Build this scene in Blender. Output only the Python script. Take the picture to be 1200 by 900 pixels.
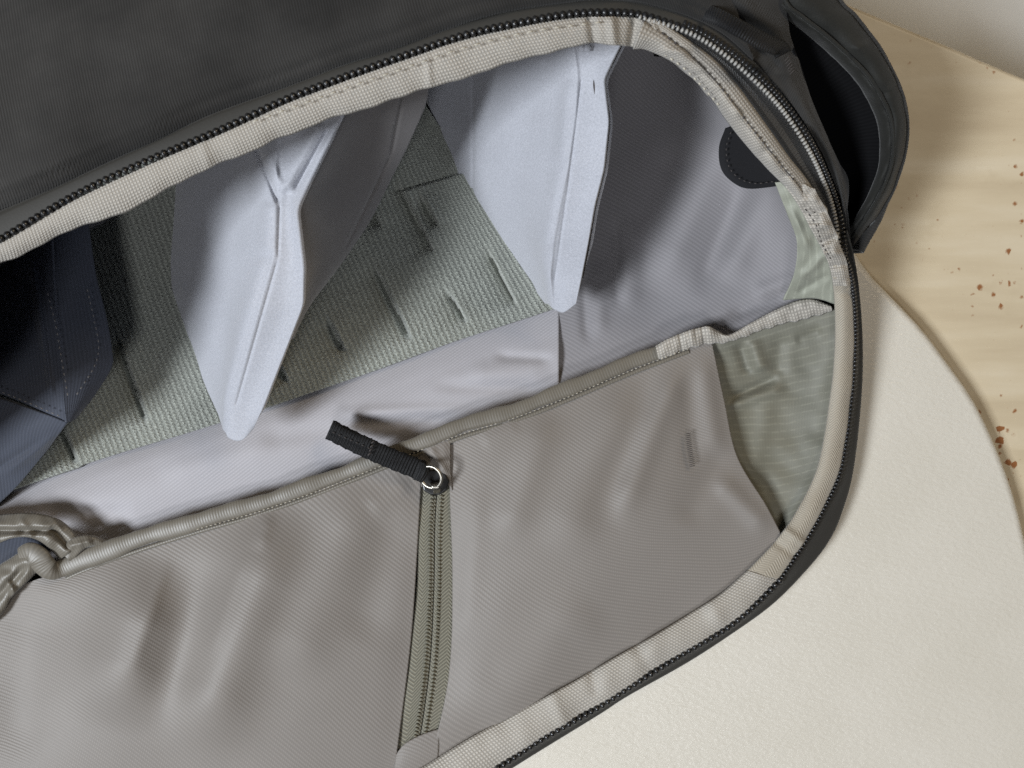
import bpy, math, random
import numpy as np

# ------------------------------------------------------------------ camera, light, exposure
S = 0.0003            # one working unit (0.3 mm) in metres
D = 950.0             # height of the phone above the zip plane, in working units
TABLE = -40.0         # table top, in working units
sc = bpy.context.scene
for o in list(bpy.data.objects):
    bpy.data.objects.remove(o)
cam_d = bpy.data.cameras.new("camera")
cam_d.sensor_fit = 'HORIZONTAL'; cam_d.sensor_width = 36.0
cam_d.lens = 36.0 * D / 1200.0
cam_d.clip_start = 0.01; cam_d.clip_end = 20.0
cam_o = bpy.data.objects.new("camera", cam_d)
sc.collection.objects.link(cam_o)
cam_o.location = (0, 0, (D - TABLE) * S)
cam_d.dof.use_dof = True
cam_d.dof.focus_distance = 0.255
cam_d.dof.aperture_fstop = 20.0
sc.camera = cam_o

w = bpy.data.worlds.new("World"); sc.world = w; w.use_nodes = True
bg = w.node_tree.nodes['Background']
bg.inputs[0].default_value = (0.72, 0.82, 1.0, 1); bg.inputs[1].default_value = 0.018

def area(name, loc, target, size, sizey, power, col):
    l = bpy.data.lights.new(name, 'AREA'); l.shape = 'RECTANGLE'
    l.size = size; l.size_y = sizey; l.energy = power; l.color = col
    o = bpy.data.objects.new(name, l); sc.collection.objects.link(o)
    o.location = loc
    from mathutils import Vector
    o.rotation_euler = (Vector(target) - Vector(loc)).to_track_quat('-Z', 'Y').to_euler()
    return o
area("window_light", (-1.02, -0.48, 1.25), (0, 0, 0), 0.40, 0.40, 38, (0.90, 0.95, 1.0))
area("room_light", (0.95, 0.95, 1.15), (0.12, 0, 0), 0.5, 0.5, 9, (1.0, 0.82, 0.58))
area("second_window_light", (-0.04, -0.78, 1.38), (0, 0, 0), 0.30, 0.26, 6.2, (0.97, 0.98, 1.0))

vs = sc.view_settings
vs.view_transform = 'Standard'; vs.look = 'None'; vs.gamma = 1.0; vs.exposure = -0.27
vs.use_curve_mapping = False
sc.cycles.use_denoising = False

# ------------------------------------------------------------------ geometry helpers
def kz(z): return (D - z) / D
def P(a):
    """photo-plane x, y and height z -> metres"""
    a = np.asarray(a, float)
    k = kz(a[..., 2])
    return np.stack([(a[..., 0] - 600) * k * S, -(a[..., 1] - 450) * k * S, (a[..., 2] - TABLE) * S], -1)
def drop(pts, z1, out=0.0, cx=560, cy=420):
    r = []
    for (x, y, z) in pts:
        X = (x - 600) * kz(z); Y = (y - 450) * kz(z)
        dx = X - (cx - 600); dy = Y - (cy - 450); n = math.hypot(dx, dy) or 1
        X += dx / n * out; Y += dy / n * out
        r.append((600 + X / kz(z1), 450 + Y / kz(z1), z1))
    return r
def cr(p, t):
    """Catmull-Rom through control points p (n,k) at parameters t in [0, n-1]"""
    p = np.asarray(p, float); n = len(p)
    if n == 2:
        return p[0] + (p[1] - p[0]) * t[:, None]
    q = np.vstack([2 * p[0] - p[1], p, 2 * p[-1] - p[-2]])
    i = np.clip(np.floor(t).astype(int), 0, n - 2); f = (t - i)[:, None]
    a, b, c, d = q[i], q[i + 1], q[i + 2], q[i + 3]
    return 0.5 * (2 * b + (c - a) * f + (2 * a - 5 * b + 4 * c - d) * f ** 2 + (3 * b - a - 3 * c + d) * f ** 3)
def curve(p, n, even=True):
    """n samples along the curve, evenly spaced by length"""
    p = np.asarray(p, float)
    if not even:
        return cr(p, np.linspace(0, len(p) - 1, n))
    c = cr(p, np.linspace(0, len(p) - 1, 600))
    s = np.concatenate([[0], np.cumsum(np.linalg.norm(np.diff(c, axis=0), axis=1))])
    u = np.linspace(0, s[-1], n)
    return np.stack([np.interp(u, s, c[:, k]) for k in range(c.shape[1])], -1)
def length(c):
    return float(np.linalg.norm(np.diff(np.asarray(c, float), axis=0), axis=1).sum())

def link(o, parent=None):
    sc.collection.objects.link(o)
    if parent is not None: o.parent = parent
    return o
def mesh_obj(name, verts, faces, mat, parent=None, uv=None, smooth=True):
    me = bpy.data.meshes.new(name)
    verts = np.asarray(verts, float).reshape(-1, 3)
    faces = np.asarray(faces)
    if faces.ndim == 2:
        nf, k = faces.shape
        me.vertices.add(len(verts)); me.vertices.foreach_set('co', verts.ravel())
        me.loops.add(nf * k); me.loops.foreach_set('vertex_index', faces.ravel().astype(np.int32))
        me.polygons.add(nf); me.polygons.foreach_set('loop_start', np.arange(0, nf * k, k, dtype=np.int32))
        me.polygons.foreach_set('loop_total', np.full(nf, k, np.int32))
        me.update(calc_edges=True)
        if uv is not None:
            l = me.uv_layers.new(name='UVMap'); l.data.foreach_set('uv', uv[faces.ravel()].ravel())
    else:
        me.from_pydata([tuple(v) for v in verts], [], [list(f) for f in faces]); me.update()
    me.validate()
    if smooth: me.polygons.foreach_set('use_smooth', np.ones(len(me.polygons), bool))
    me.materials.append(mat)
    return link(bpy.data.objects.new(name, me), parent)
def thick(o, t, offset=-1):
    m = o.modifiers.new('thickness', 'SOLIDIFY'); m.thickness = t * S; m.offset = offset
    return o
def grid_faces(nv, nu, closed_u=False):
    i = np.arange(nv - 1)[:, None]; j = np.arange(nu if closed_u else nu - 1)[None, :]
    j2 = (j + 1) % nu
    return np.stack([i * nu + j, i * nu + j2, (i + 1) * nu + j2, (i + 1) * nu + j], -1).reshape(-1, 4)
def sheet(name, g, mat, parent=None, disp=None, t=0, up=True, flip=False):
    """g: (nv,nu,3) grid in photo-plane units"""
    g = np.array(g, float)
    du = np.linalg.norm(np.diff(g, axis=1), axis=2).mean(0)
    dv = np.linalg.norm(np.diff(g, axis=0), axis=2).mean(1)
    U = np.concatenate([[0], np.cumsum(du)]); V = np.concatenate([[0], np.cumsum(dv)])
    if disp is not None: g[..., 2] += disp(g[..., 0], g[..., 1])
    nv, nu = g.shape[:2]
    uv = np.stack(np.broadcast_arrays(U[None, :], V[:, None]), -1).reshape(-1, 2) / 100.0
    f = grid_faces(nv, nu)
    v = P(g).reshape(-1, 3)
    if up:
        n = np.cross(v[f[:, 1]] - v[f[:, 0]], v[f[:, 3]] - v[f[:, 0]])
        if (n[:, 2].sum() < 0) != flip: f = f[:, ::-1]
    o = mesh_obj(name, v, f, mat, parent, uv)
    if t: thick(o, t)
    return o
def loft(rows, nu, nv, even=True):
    rs = [curve(r, nu, even) for r in rows]
    a = np.stack(rs)                                   # (R,nu,3)
    if len(rs) == 2:
        t = np.linspace(0, 1, nv)[:, None, None]; return a[0] + (a[1] - a[0]) * t
    out = cr(a.reshape(len(rs), -1), np.linspace(0, len(rs) - 1, nv))
    return out.reshape(nv, nu, 3)
def band(A, B, nu, nv, h=0.0, power=0.7, wob=None, even=True):
    a = curve(A, nu, even); b = curve(B, nu, even)
    if wob is not None:
        s = np.linspace(0, 1, nu); b = b + wob(s)[:, None] * np.array([0, 1, 0])
    t = np.linspace(0, 1, nv)[:, None, None]
    g = a + (b - a) * t
    g[..., 2] += h * np.sin(np.pi * np.clip(t[..., 0], 0, 1)) ** power
    return g
def tube(name, path, r, mat, parent=None, n=160, m=14, flat=1.0, rf=None, wr=0.0, seed=0):
    c = P(curve(path, n)) / S
    T = np.gradient(c, axis=0); T /= np.linalg.norm(T, axis=1)[:, None]
    Z = np.array([0, 0, 1.0]); N = np.cross(T, Z); N /= np.linalg.norm(N, axis=1)[:, None]; B = np.cross(N, T)
    s = np.linspace(0, 1, n)
    R = np.full(n, float(r)) if rf is None else r * rf(s)
    a = np.linspace(0, 2 * np.pi, m, endpoint=False)
    rr = R[:, None] * np.ones(m)
    if wr:
        rng = np.random.RandomState(seed)
        L = length(c)
        for k in range(6):
            rr = rr + wr * np.sin(s[:, None] * L / rng.uniform(6, 22) + a[None, :] * rng.randint(-2, 3) + rng.uniform(0, 6))
    v = c[:, None, :] + N[:, None, :] * (np.cos(a)[None, :] * rr)[..., None] + B[:, None, :] * (np.sin(a)[None, :] * rr * flat)[..., None]
    L = length(c)
    uv = np.stack(np.broadcast_arrays((s * L)[:, None], (a * r)[None, :]), -1).reshape(-1, 2) / 100.0
    return mesh_obj(name, v * S, grid_faces(n, m, True)[:, ::-1], mat, parent, uv)

# fold functions: ridges (h>0) and grooves (h<0) along a line, fading at the ends
def ridge(x, y, x0, y0, x1, y1, w_, h, soft=0.25, asym=0.0):
    dx, dy = x1 - x0, y1 - y0; L2 = dx * dx + dy * dy; L = math.sqrt(L2)
    t = ((x - x0) * dx + (y - y0) * dy) / L2
    d = ((x - x0) * dy - (y - y0) * dx) / L
    ww = w_ * (1 + asym * np.sign(d))
    e = np.clip(np.minimum((t + 0.0) / soft, (1 - t) / soft), 0, 1); e = e * e * (3 - 2 * e)
    return h * np.exp(-(d / ww) ** 2) * e
def folds(lst, noise=0.0, scale=60.0, seed=0):
    rng = np.random.RandomState(seed)
    waves = [(rng.uniform(0, 2 * np.pi), rng.uniform(0.5, 2.0), rng.uniform(0, 6.28)) for _ in range(12)]
    def f(x, y):
        z = np.zeros_like(x)
        for a in lst: z = z + ridge(x, y, *a)
        if noise:
            n = 0
            for (an, fr, ph) in waves:
                n = n + np.sin((x * math.cos(an) + y * math.sin(an)) * fr * 6.28 / scale + ph + 0.8 * np.sin((x * math.sin(an) - y * math.cos(an)) * 3 / scale + ph)) / fr
            z = z + noise * n / 4
        return z
    return f

def blobs(name, path, pitch, dims, mat, parent, off=(0, 0), zoff=0.0, jitter=0.0, seg=(6, 4), tilt=0.0):
    """a row of small rounded coils along a path, joined into one part"""
    base = []; nu, nv = seg
    for i in range(nv + 1):
        ph = math.pi * i / nv
        for j in range(nu):
            th = 2 * math.pi * j / nu
            base.append((math.sin(ph) * math.cos(th), math.sin(ph) * math.sin(th), math.cos(ph)))
    base = np.array(base) * np.array(dims)
    bf = []
    for i in range(nv):
        for j in range(nu):
            bf.append((i * nu + j, (i + 1) * nu + j, (i + 1) * nu + (j + 1) % nu, i * nu + (j + 1) % nu))
    bf = np.array(bf)
    c = P(curve(path, 600)) / S
    n = max(2, int(length(c) / pitch))
    c = curve(c, n)
    T = np.gradient(c, axis=0); T[:, 2] *= 1; T /= np.linalg.norm(T, axis=1)[:, None]
    N = np.cross(T, [0, 0, 1.0]); N /= np.linalg.norm(N, axis=1)[:, None]; B = np.cross(N, T)
    if tilt:
        T, N = T * math.cos(tilt) + N * math.sin(tilt), N * math.cos(tilt) - T * math.sin(tilt)
    V = []; F = []
    for i in range(n):
        b = base[:, 0:1] * T[i] + base[:, 1:2] * N[i] + base[:, 2:3] * B[i]
        V.append(c[i] + b + N[i] * off[0] + B[i] * zoff); F.append(bf + i * len(base))
    o = mesh_obj(name, np.concatenate(V) * S, np.concatenate(F), mat, parent)
    o['kind'] = 'stuff'
    return o

# ------------------------------------------------------------------ materials
def nt(name):
    m = bpy.data.materials.new(name); m.use_nodes = True
    return m, m.node_tree, m.node_tree.nodes['Principled BSDF']
class G:
    def __init__(s, tree): s.t = tree
    def n(s, typ, **kw):
        x = s.t.nodes.new(typ)
        for k, v in kw.items(): setattr(x, k, v)
        return x
    def put(s, sock, v):
        if isinstance(v, bpy.types.NodeSocket): s.t.links.new(v, sock)
        else: sock.default_value = v
    def m(s, op, a, b=0.0, c=None):
        x = s.n('ShaderNodeMath', operation=op); s.put(x.inputs[0], a); s.put(x.inputs[1], b)
        if c is not None: s.put(x.inputs[2], c)
        return x.outputs[0]
    def noise(s, vec, scale, detail=3, rough=0.55):
        x = s.n('ShaderNodeTexNoise'); s.t.links.new(vec, x.inputs['Vector'])
        x.inputs['Scale'].default_value = scale; x.inputs['Detail'].default_value = detail; x.inputs['Roughness'].default_value = rough
        return x.outputs['Fac']
    def ramp(s, f, stops):
        x = s.n('ShaderNodeValToRGB'); s.t.links.new(f, x.inputs[0])
        e = x.color_ramp.elements
        while len(e) < len(stops): e.new(0.5)
        for i, (p, c) in enumerate(stops): e[i].position = p; e[i].color = (*c, 1)
        return x.outputs[0]
    def mix(s, f, a, b, mode='MIX'):
        x = s.n('ShaderNodeMix', data_type='RGBA', blend_type=mode)
        s.put(x.inputs[0], f); s.put(x.inputs[6], a if not isinstance(a, tuple) else (*a, 1)); s.put(x.inputs[7], b if not isinstance(b, tuple) else (*b, 1))
        return x.outputs[2]
def fabric(name, col, weave='twill', pitch=4.0, rough=0.75, bump=0.5, contrast=0.25, sheen=0.15, spec=0.3, mottle=0.10, angle=0.0, depth=0.6, col2=None):
    """UV is in units of 100 working units; weave pitch in working units"""
    m, t, b = nt(name); g = G(t)
    uvn = g.n('ShaderNodeUVMap'); 
    sep = g.n('ShaderNodeSeparateXYZ'); t.links.new(uvn.outputs[0], sep.inputs[0])
    tc = g.n('ShaderNodeTexCoord')
    u = g.m('MULTIPLY', sep.outputs[0], 100.0); v = g.m('MULTIPLY', sep.outputs[1], 100.0)
    if angle:
        ca, sa = math.cos(angle), math.sin(angle)
        u, v = g.m('ADD', g.m('MULTIPLY', u, ca), g.m('MULTIPLY', v, sa)), g.m('SUBTRACT', g.m('MULTIPLY', v, ca), g.m('MULTIPLY', u, sa))
    K = 2 * math.pi / pitch
    wobn = g.noise(tc.outputs['Object'], 160, 2)
    wob = g.m('MULTIPLY', wobn, 2.2)
    fine = g.noise(tc.outputs['Object'], 1900, 2, 0.7)
    def sn(e): return g.m('MULTIPLY_ADD', g.m('SINE', g.m('ADD', e, wob)), 0.5, 0.5)
    if weave == 'twill':
        a = sn(g.m('MULTIPLY', u, K)); c = sn(g.m('MULTIPLY', g.m('ADD', v, g.m('MULTIPLY', u, 0.5)), K * 1.15))
        h = g.m('MULTIPLY', a, g.m('MULTIPLY_ADD', c, 0.4, 0.6))
    elif weave == 'basket':
        a = g.m('MULTIPLY_ADD', g.m('SINE', g.m('MULTIPLY', u, K)), 0.5, 0.5); c = g.m('MULTIPLY_ADD', g.m('SINE', g.m('MULTIPLY', v, K)), 0.5, 0.5)
        h = g.m('POWER', g.m('MULTIPLY', a, c), 0.6)
    elif weave == 'rib':
        c = sn(g.m('MULTIPLY', u, K)); d = sn(g.m('MULTIPLY', v, K * 0.22))
        h = g.m('MULTIPLY', c, g.m('MULTIPLY_ADD', d, 0.3, 0.7))
    elif weave == 'knit':
        q = g.m('MULTIPLY', v, K * 1.55)
        zz = g.m('MULTIPLY', g.m('SINE', q), 0.7)
        n1 = g.noise(tc.outputs['Object'], 330, 3, 0.7)
        a = g.m('MULTIPLY_ADD', g.m('SINE', g.m('ADD', g.m('ADD', g.m('MULTIPLY', u, K), zz), g.m('MULTIPLY', n1, 5.0))), 0.5, 0.5)
        c = g.m('MULTIPLY_ADD', g.m('SINE', g.m('ADD', q, g.m('MULTIPLY', n1, 6.0))), 0.5, 0.5)
        h = g.m('ADD', g.m('MULTIPLY', a, g.m('MULTIPLY_ADD', c, 0.40, 0.45)), g.m('MULTIPLY', g.m('SUBTRACT', fine, 0.5), 1.6))
    elif weave == 'herring':
        vv = g.m('ABSOLUTE', g.m('SUBTRACT', g.m('FRACT', g.m('DIVIDE', v, 18.0)), 0.5))
        h = g.m('MULTIPLY_ADD', g.m('SINE', g.m('MULTIPLY_ADD', vv, 18 * K * 1.0, g.m('MULTIPLY', u, K))), 0.5, 0.5)
    elif weave == 'ripstop':
        lw = g.m('POWER', g.m('MULTIPLY_ADD', g.m('SINE', g.m('ADD', g.m('MULTIPLY', v, 2 * math.pi / 9.0), g.m('MULTIPLY', wobn, 3.0))), 0.5, 0.5), 7.0)
        brk = g.m('GREATER_THAN', g.noise(tc.outputs['Object'], 300, 2), 0.47)
        h = g.m('ADD', g.m('MULTIPLY', g.m('MULTIPLY', lw, 0.6), g.m('MULTIPLY_ADD', brk, 0.7, 0.3)), g.m('MULTIPLY', sn(g.m('MULTIPLY', u, 2.2)), 0.15))
    else:
        h = fine
    h2 = g.m('ADD', h, g.m('MULTIPLY', g.m('SUBTRACT', fine, 0.5), 0.5))
    big = g.noise(tc.outputs['Object'], 38, 4)
    lo = tuple(c * (1 - contrast) for c in col); hi = tuple(min(1, c * (1 + contrast)) for c in col)
    base = g.ramp(h2, [(0.0, lo), (1.0, hi)])
    if col2 is not None:
        base = g.mix(g.m('MULTIPLY', big, 0.6), base, col2)
    mt = g.ramp(big, [(0.25, (1 - mottle,) * 3), (0.75, (1 + mottle,) * 3)])
    base = g.mix(1.0, base, mt, 'MULTIPLY')
    t.links.new(base, b.inputs['Base Color'])
    b.inputs['Roughness'].default_value = rough
    b.inputs['Specular IOR Level'].default_value = spec
    b.inputs['Sheen Weight'].default_value = sheen; b.inputs['Sheen Roughness'].default_value = 0.5
    bp = g.n('ShaderNodeBump'); bp.inputs['Strength'].default_value = bump; bp.inputs['Distance'].default_value = depth * S
    t.links.new(h2, bp.inputs['Height']); t.links.new(bp.outputs[0], b.inputs['Normal'])
    return m
def solid(name, col, rough=0.5, metal=0.0, spec=0.5, var=0.1, sc_=300, bump=0.0):
    m, t, b = nt(name); g = G(t); tc = g.n('ShaderNodeTexCoord')
    n = g.noise(tc.outputs['Object'], sc_, 4)
    c = g.ramp(n, [(0.2, tuple(k * (1 - var) for k in col)), (0.8, tuple(min(1, k * (1 + var)) for k in col))])
    t.links.new(c, b.inputs['Base Color']); b.inputs['Roughness'].default_value = rough
    b.inputs['Metallic'].default_value = metal; b.inputs['Specular IOR Level'].default_value = spec
    if bump:
        bp = g.n('ShaderNodeBump'); bp.inputs['Strength'].default_value = bump; bp.inputs['Distance'].default_value = S
        t.links.new(n, bp.inputs['Height']); t.links.new(bp.outputs[0], b.inputs['Normal'])
    return m

M_canvas = fabric('waxed_black_canvas', (0.019, 0.0178, 0.017), 'rib', 3.4, 0.8, 0.45, 0.35, 0.2, 0.25, 0.42, depth=0.9, col2=(0.045, 0.043, 0.040))
M_tape = fabric('black_coated_tape', (0.030, 0.028, 0.024), 'plain', 4, 0.6, 0.12, 0.10, 0.1, 0.35, 0.1)
M_blackweb = fabric('black_webbing', (0.007, 0.007, 0.008), 'rib', 3.7, 0.6, 0.9, 0.5, 0.04, 0.3, 0.1, depth=1.4)
M_herr = fabric('black_herringbone_tape', (0.020, 0.020, 0.021), 'herring', 4.6, 0.5, 0.9, 0.5, 0.2, 0.5, 0.1, depth=1.3)
M_trim = fabric('cream_woven_binding', (0.42, 0.39, 0.345), 'basket', 3.9, 0.62, 0.7, 0.28, 0.2, 0.4, 0.06, depth=0.9)
M_trim2 = fabric('cream_herringbone_binding', (0.38, 0.34, 0.275), 'herring', 3.3, 0.62, 0.6, 0.22, 0.2, 0.4, 0.06, depth=0.8)
M_line = fabric('grey_twill_lining', (0.26, 0.25, 0.262), 'twill', 3.7, 0.8, 0.30, 0.12, 0.15, 0.2, 0.04, angle=0.9, depth=0.7)
M_guss = fabric('lit_twill_gusset', (0.40, 0.39, 0.415), 'twill', 3.6, 0.68, 0.35, 0.12, 0.2, 0.35, 0.03, angle=1.2, depth=0.6)  # lining twill again, colour lightened and blued for the cool light on it
M_pocket = fabric('grey_satin_pocket_cloth', (0.215, 0.195, 0.178), 'twill', 3.6, 0.52, 0.38, 0.11, 0.2, 0.35, 0.04, angle=2.25, depth=0.6)
M_floor = fabric('ribbed_loop_fabric', (0.39, 0.41, 0.365), 'knit', 6.4, 0.9, 0.9, 0.36, 0.4, 0.15, 0.10, depth=2.2)
M_div = fabric('brushed_jersey', (0.43, 0.44, 0.485), 'plain', 2.9, 0.62, 0.5, 0.22, 0.5, 0.25, 0.03, depth=0.5)
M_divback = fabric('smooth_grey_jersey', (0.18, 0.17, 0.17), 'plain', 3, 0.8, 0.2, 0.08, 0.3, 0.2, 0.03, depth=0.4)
M_divdark = fabric('shaded_charcoal_twill', (0.05, 0.057, 0.078), 'twill', 4.2, 0.75, 0.4, 0.15, 0.2, 0.25, 0.05, depth=0.6)  # charcoal cloth, colour darkened further to hold the shade at that end
M_rip = fabric('green_grey_ripstop', (0.20, 0.195, 0.155), 'ripstop', 4, 0.6, 0.25, 0.17, 0.1, 0.45, 0.06, depth=0.6)
M_ripl = fabric('pale_green_ripstop', (0.33, 0.34, 0.28), 'ripstop', 4, 0.6, 0.3, 0.15, 0.1, 0.4, 0.06, depth=0.6)
M_olive = fabric('olive_herringbone_zip_tape', (0.185, 0.175, 0.135), 'herring', 4.4, 0.6, 0.8, 0.35, 0.1, 0.4, 0.05, depth=1.0)
M_olivecoil = solid('olive_zip_coil', (0.17, 0.16, 0.12), 0.45)
M_pipe = fabric('taupe_grosgrain_piping', (0.15, 0.134, 0.108), 'rib', 3.2, 0.45, 0.18, 0.12, 0.15, 0.6, 0.08, depth=0.8)
M_coil = solid('black_zip_coil', (0.018, 0.018, 0.019), 0.28, 0, 0.6)
M_coilgrey = solid('worn_grey_zip_coil', (0.32, 0.31, 0.29), 0.35, 0, 0.6)
M_metal = solid('brushed_steel', (0.36, 0.34, 0.30), 0.38, 1.0)
M_black = solid('black_enamel', (0.012, 0.012, 0.013), 0.35)
M_thread = solid('cream_thread', (0.52, 0.48, 0.40), 0.7)
M_dthread = solid('dark_thread', (0.06, 0.052, 0.05), 0.7)
M_tab = fabric('black_felt_tab', (0.012, 0.012, 0.014), 'plain', 3, 0.8, 0.2, 0.2, 0.1, 0.2, 0.1)
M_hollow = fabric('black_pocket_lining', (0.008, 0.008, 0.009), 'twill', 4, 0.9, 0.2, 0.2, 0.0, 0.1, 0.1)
M_hem = fabric('dark_grey_canvas_hem', (0.014, 0.014, 0.012), 'plain', 3, 0.7, 0.5, 0.25, 0.1, 0.3, 0.35)

def white_leather():
    m, t, b = nt('pebbled_white_leatherette'); g = G(t); tc = g.n('ShaderNodeTexCoord')
    mp = g.n('ShaderNodeMapping'); t.links.new(tc.outputs['Object'], mp.inputs[0]); mp.inputs['Rotation'].default_value = (0, 0, 0.55); mp.inputs['Scale'].default_value = (1, 2.0, 1)
    n1 = g.noise(mp.outputs[0], 380, 5, 0.65); n2 = g.noise(tc.outputs['Object'], 25, 3); n3 = g.noise(mp.outputs[0], 55, 3)
    c = g.ramp(n2, [(0.2, (0.60, 0.565, 0.49)), (0.8, (0.655, 0.62, 0.55))])
    t.links.new(c, b.inputs['Base Color']); b.inputs['Roughness'].default_value = 0.26
    b.inputs['Specular IOR Level'].default_value = 0.5
    h = g.m('ADD', n1, g.m('MULTIPLY', n3, 0.6))
    bp = g.n('ShaderNodeBump'); bp.inputs['Strength'].default_value = 0.38; bp.inputs['Distance'].default_value = 3 * S
    t.links.new(h, bp.inputs['Height']); t.links.new(bp.outputs[0], b.inputs['Normal'])
    return m
def beige_board():
    m, t, b = nt('stained_beige_varnish'); g = G(t); tc = g.n('ShaderNodeTexCoord')
    mp = g.n('ShaderNodeMapping'); t.links.new(tc.outputs['Object'], mp.inputs[0]); mp.inputs['Rotation'].default_value = (0, 0, -0.75); mp.inputs['Scale'].default_value = (1, 7.0, 1)
    n1 = g.noise(mp.outputs[0], 9, 5, 0.55); n2 = g.noise(tc.outputs['Object'], 22, 5, 0.6)
    c = g.ramp(n1, [(0.3, (0.50, 0.41, 0.28)), (0.5, (0.58, 0.49, 0.345)), (0.72, (0.66, 0.58, 0.44))])
    c = g.mix(g.ramp(n2, [(0.60, (0, 0, 0)), (0.75, (0.6,) * 3)]), c, (0.42, 0.34, 0.22))
    # rust specks, clustered
    vo = g.n('ShaderNodeTexVoronoi'); t.links.new(tc.outputs['Object'], vo.inputs['Vector']); vo.inputs['Scale'].default_value = 380; 
    dist = g.noise(tc.outputs['Object'], 900, 3)
    clus = g.noise(tc.outputs['Object'], 17, 2)
    sepc = g.n('ShaderNodeSeparateColor'); t.links.new(vo.outputs['Color'], sepc.inputs[0])
    size = g.m('MULTIPLY', g.m('POWER', sepc.outputs[0], 6.0), g.m('MULTIPLY', g.m('SUBTRACT', clus, 0.455), 6.0))
    d = g.m('ADD', vo.outputs['Distance'], g.m('MULTIPLY', g.m('SUBTRACT', dist, 0.5), 0.75))
    spot = g.m('SMOOTH_MIN', 1.0, g.m('MAXIMUM', g.m('MULTIPLY', g.m('SUBTRACT', size, d), 4.0), 0.0), 0.05)
    c = g.mix(spot, c, (0.27, 0.11, 0.04))
    t.links.new(c, b.inputs['Base Color']); b.inputs['Roughness'].default_value = 0.42
    bp = g.n('ShaderNodeBump'); bp.inputs['Strength'].default_value = 0.25; bp.inputs['Distance'].default_value = 4 * S
    t.links.new(n2, bp.inputs['Height']); t.links.new(bp.outputs[0], b.inputs['Normal'])
    return m
M_white = white_leather(); M_board = beige_board()
M_ground = solid('pale_grey_floor_paint', (0.72, 0.72, 0.70), 0.5, 0, 0.4, 0.08, 14, 0.1)

# ------------------------------------------------------------------ the setting
def slab(name, outline, z, h, r, mat, steps=5, dense=True):
    """rounded-edge slab from an outline (photo-plane at height z), with a soft edge of radius r"""
    c = P(np.array([(x, y, z) for x, y in curve(outline, 260)])) / S
    c = c[:, :2]
    T = np.roll(c, -1, 0) - np.roll(c, 1, 0); T /= np.linalg.norm(T, axis=1)[:, None] + 1e-9
    N = np.stack([T[:, 1], -T[:, 0]], -1)
    if ((c - c.mean(0)) * N).sum() < 0: N = -N
    rings = []; zz = z - TABLE
    for k in range(steps + 1):
        a = math.pi / 2 * k / steps
        rings.append(np.column_stack([c - N * r * (1 - math.sin(a)), np.full(len(c), zz - r * (1 - math.cos(a)))]))
    rings.append(np.column_stack([c, np.full(len(c), zz - h)]))
    n = len(c); V = np.concatenate(rings + [np.array([[*c.mean(0), zz - h]])])
    F = [list(range(n))]
    for k in range(len(rings) - 1):
        for i in range(n):
            j = (i + 1) % n; F.append([k * n + i, (k + 1) * n + i, (k + 1) * n + j, k * n + j])
    L = (len(rings) - 1) * n
    for i in range(n): F.append([L + i, len(V) - 1, L + (i + 1) % n])
    me = bpy.data.meshes.new(name); me.from_pydata([tuple(v * S) for v in V], [], F); me.update()
    import bmesh
    bm = bmesh.new(); bm.from_mesh(me); bmesh.ops.recalc_face_normals(bm, faces=bm.faces); bm.to_mesh(me); bm.free()
    for p in me.polygons: p.use_smooth = len(p.vertices) == 4
    me.materials.append(mat)
    return link(bpy.data.objects.new(name, me))

gr = sheet('floor', loft([[(-9000, -9000, -450), (9000, -9000, -450)], [(-9000, 9000, -450), (9000, 9000, -450)]], 2, 2), M_ground)
gr['kind'] = 'structure'; gr['label'] = 'pale grey floor seen past the beige board'

tb = slab('white_seat', [(1000, 287), (1022, 320), (1052, 351), (1085, 386), (1112, 422), (1143, 466), (1166, 512), (1185, 560), (1200, 612), (1222, 720), (1230, 860), (1215, 1020), (1100, 1250), (700, 1450), (100, 1450), (-420, 1150), (-640, 600), (-600, 60), (-300, -330), (300, -420), (760, -300), (900, 60), (1000, 287)], TABLE, 27, 11, M_white)
tb['label'] = 'white pebbled seat top with curved edge under the open bag'; tb['category'] = 'seat'
bd = slab('beige_board', [(700, -124), (985, -2), (1100, 46), (1200, 89), (1500, 216), (1900, 700), (1800, 1300), (1200, 1700), (0, 1800), (-900, 1400), (-1000, 300), (-600, -420), (0, -460), (500, -210), (700, -124)], TABLE - 27.5, 60, 9, M_board)
bd['label'] = 'beige stained board with rust specks beside the white seat'; bd['category'] = 'board'

# ------------------------------------------------------------------ the bag
bag = bpy.data.objects.new('camera_bag', None); link(bag); bag.empty_display_size = 0.02
bag['label'] = 'open black camera bag with grey lining and inner zip pocket'; bag['category'] = 'bag'

RZ = 262.0    # height of the raised mouth of the bag
# main zip line of the raised mouth
def zr(x):    # rim height along the mouth
    return float(np.interp(x, [-200, 600, 700, 800, 850, 900, 947, 967, 982, 990], [RZ, RZ, 258, 244, 228, 205, 165, 130, 95, 80]))
teeth = [(-150, 345), (-60, 308), (0, 281), (87, 230), (173, 189), (260, 152), (333, 118), (400, 92), (467, 68), (540, 43), (600, 29), (660, 18), (705, 15), (750, 18), (800, 33), (833, 50), (867, 76), (897, 104), (923, 134), (947, 171), (967, 213), (980, 253), (986, 297)]
TE = [(x, y, zr(x)) for x, y in teeth]
tape_hi = [(-155, 310), (-62, 272), (0, 247), (67, 218), (133, 187), (187, 162), (250, 133), (333, 103), (400, 77), (450, 61), (500, 43), (550, 25), (600, 12), (660, 3), (700, -1), (745, 2), (800, 17), (845, 38), (882, 70), (912, 104), (940, 142), (962, 180), (980, 225), (990, 262), (993, 297)]
TH = [(x, y, zr(x) + 2) for x, y in tape_hi]
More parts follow.
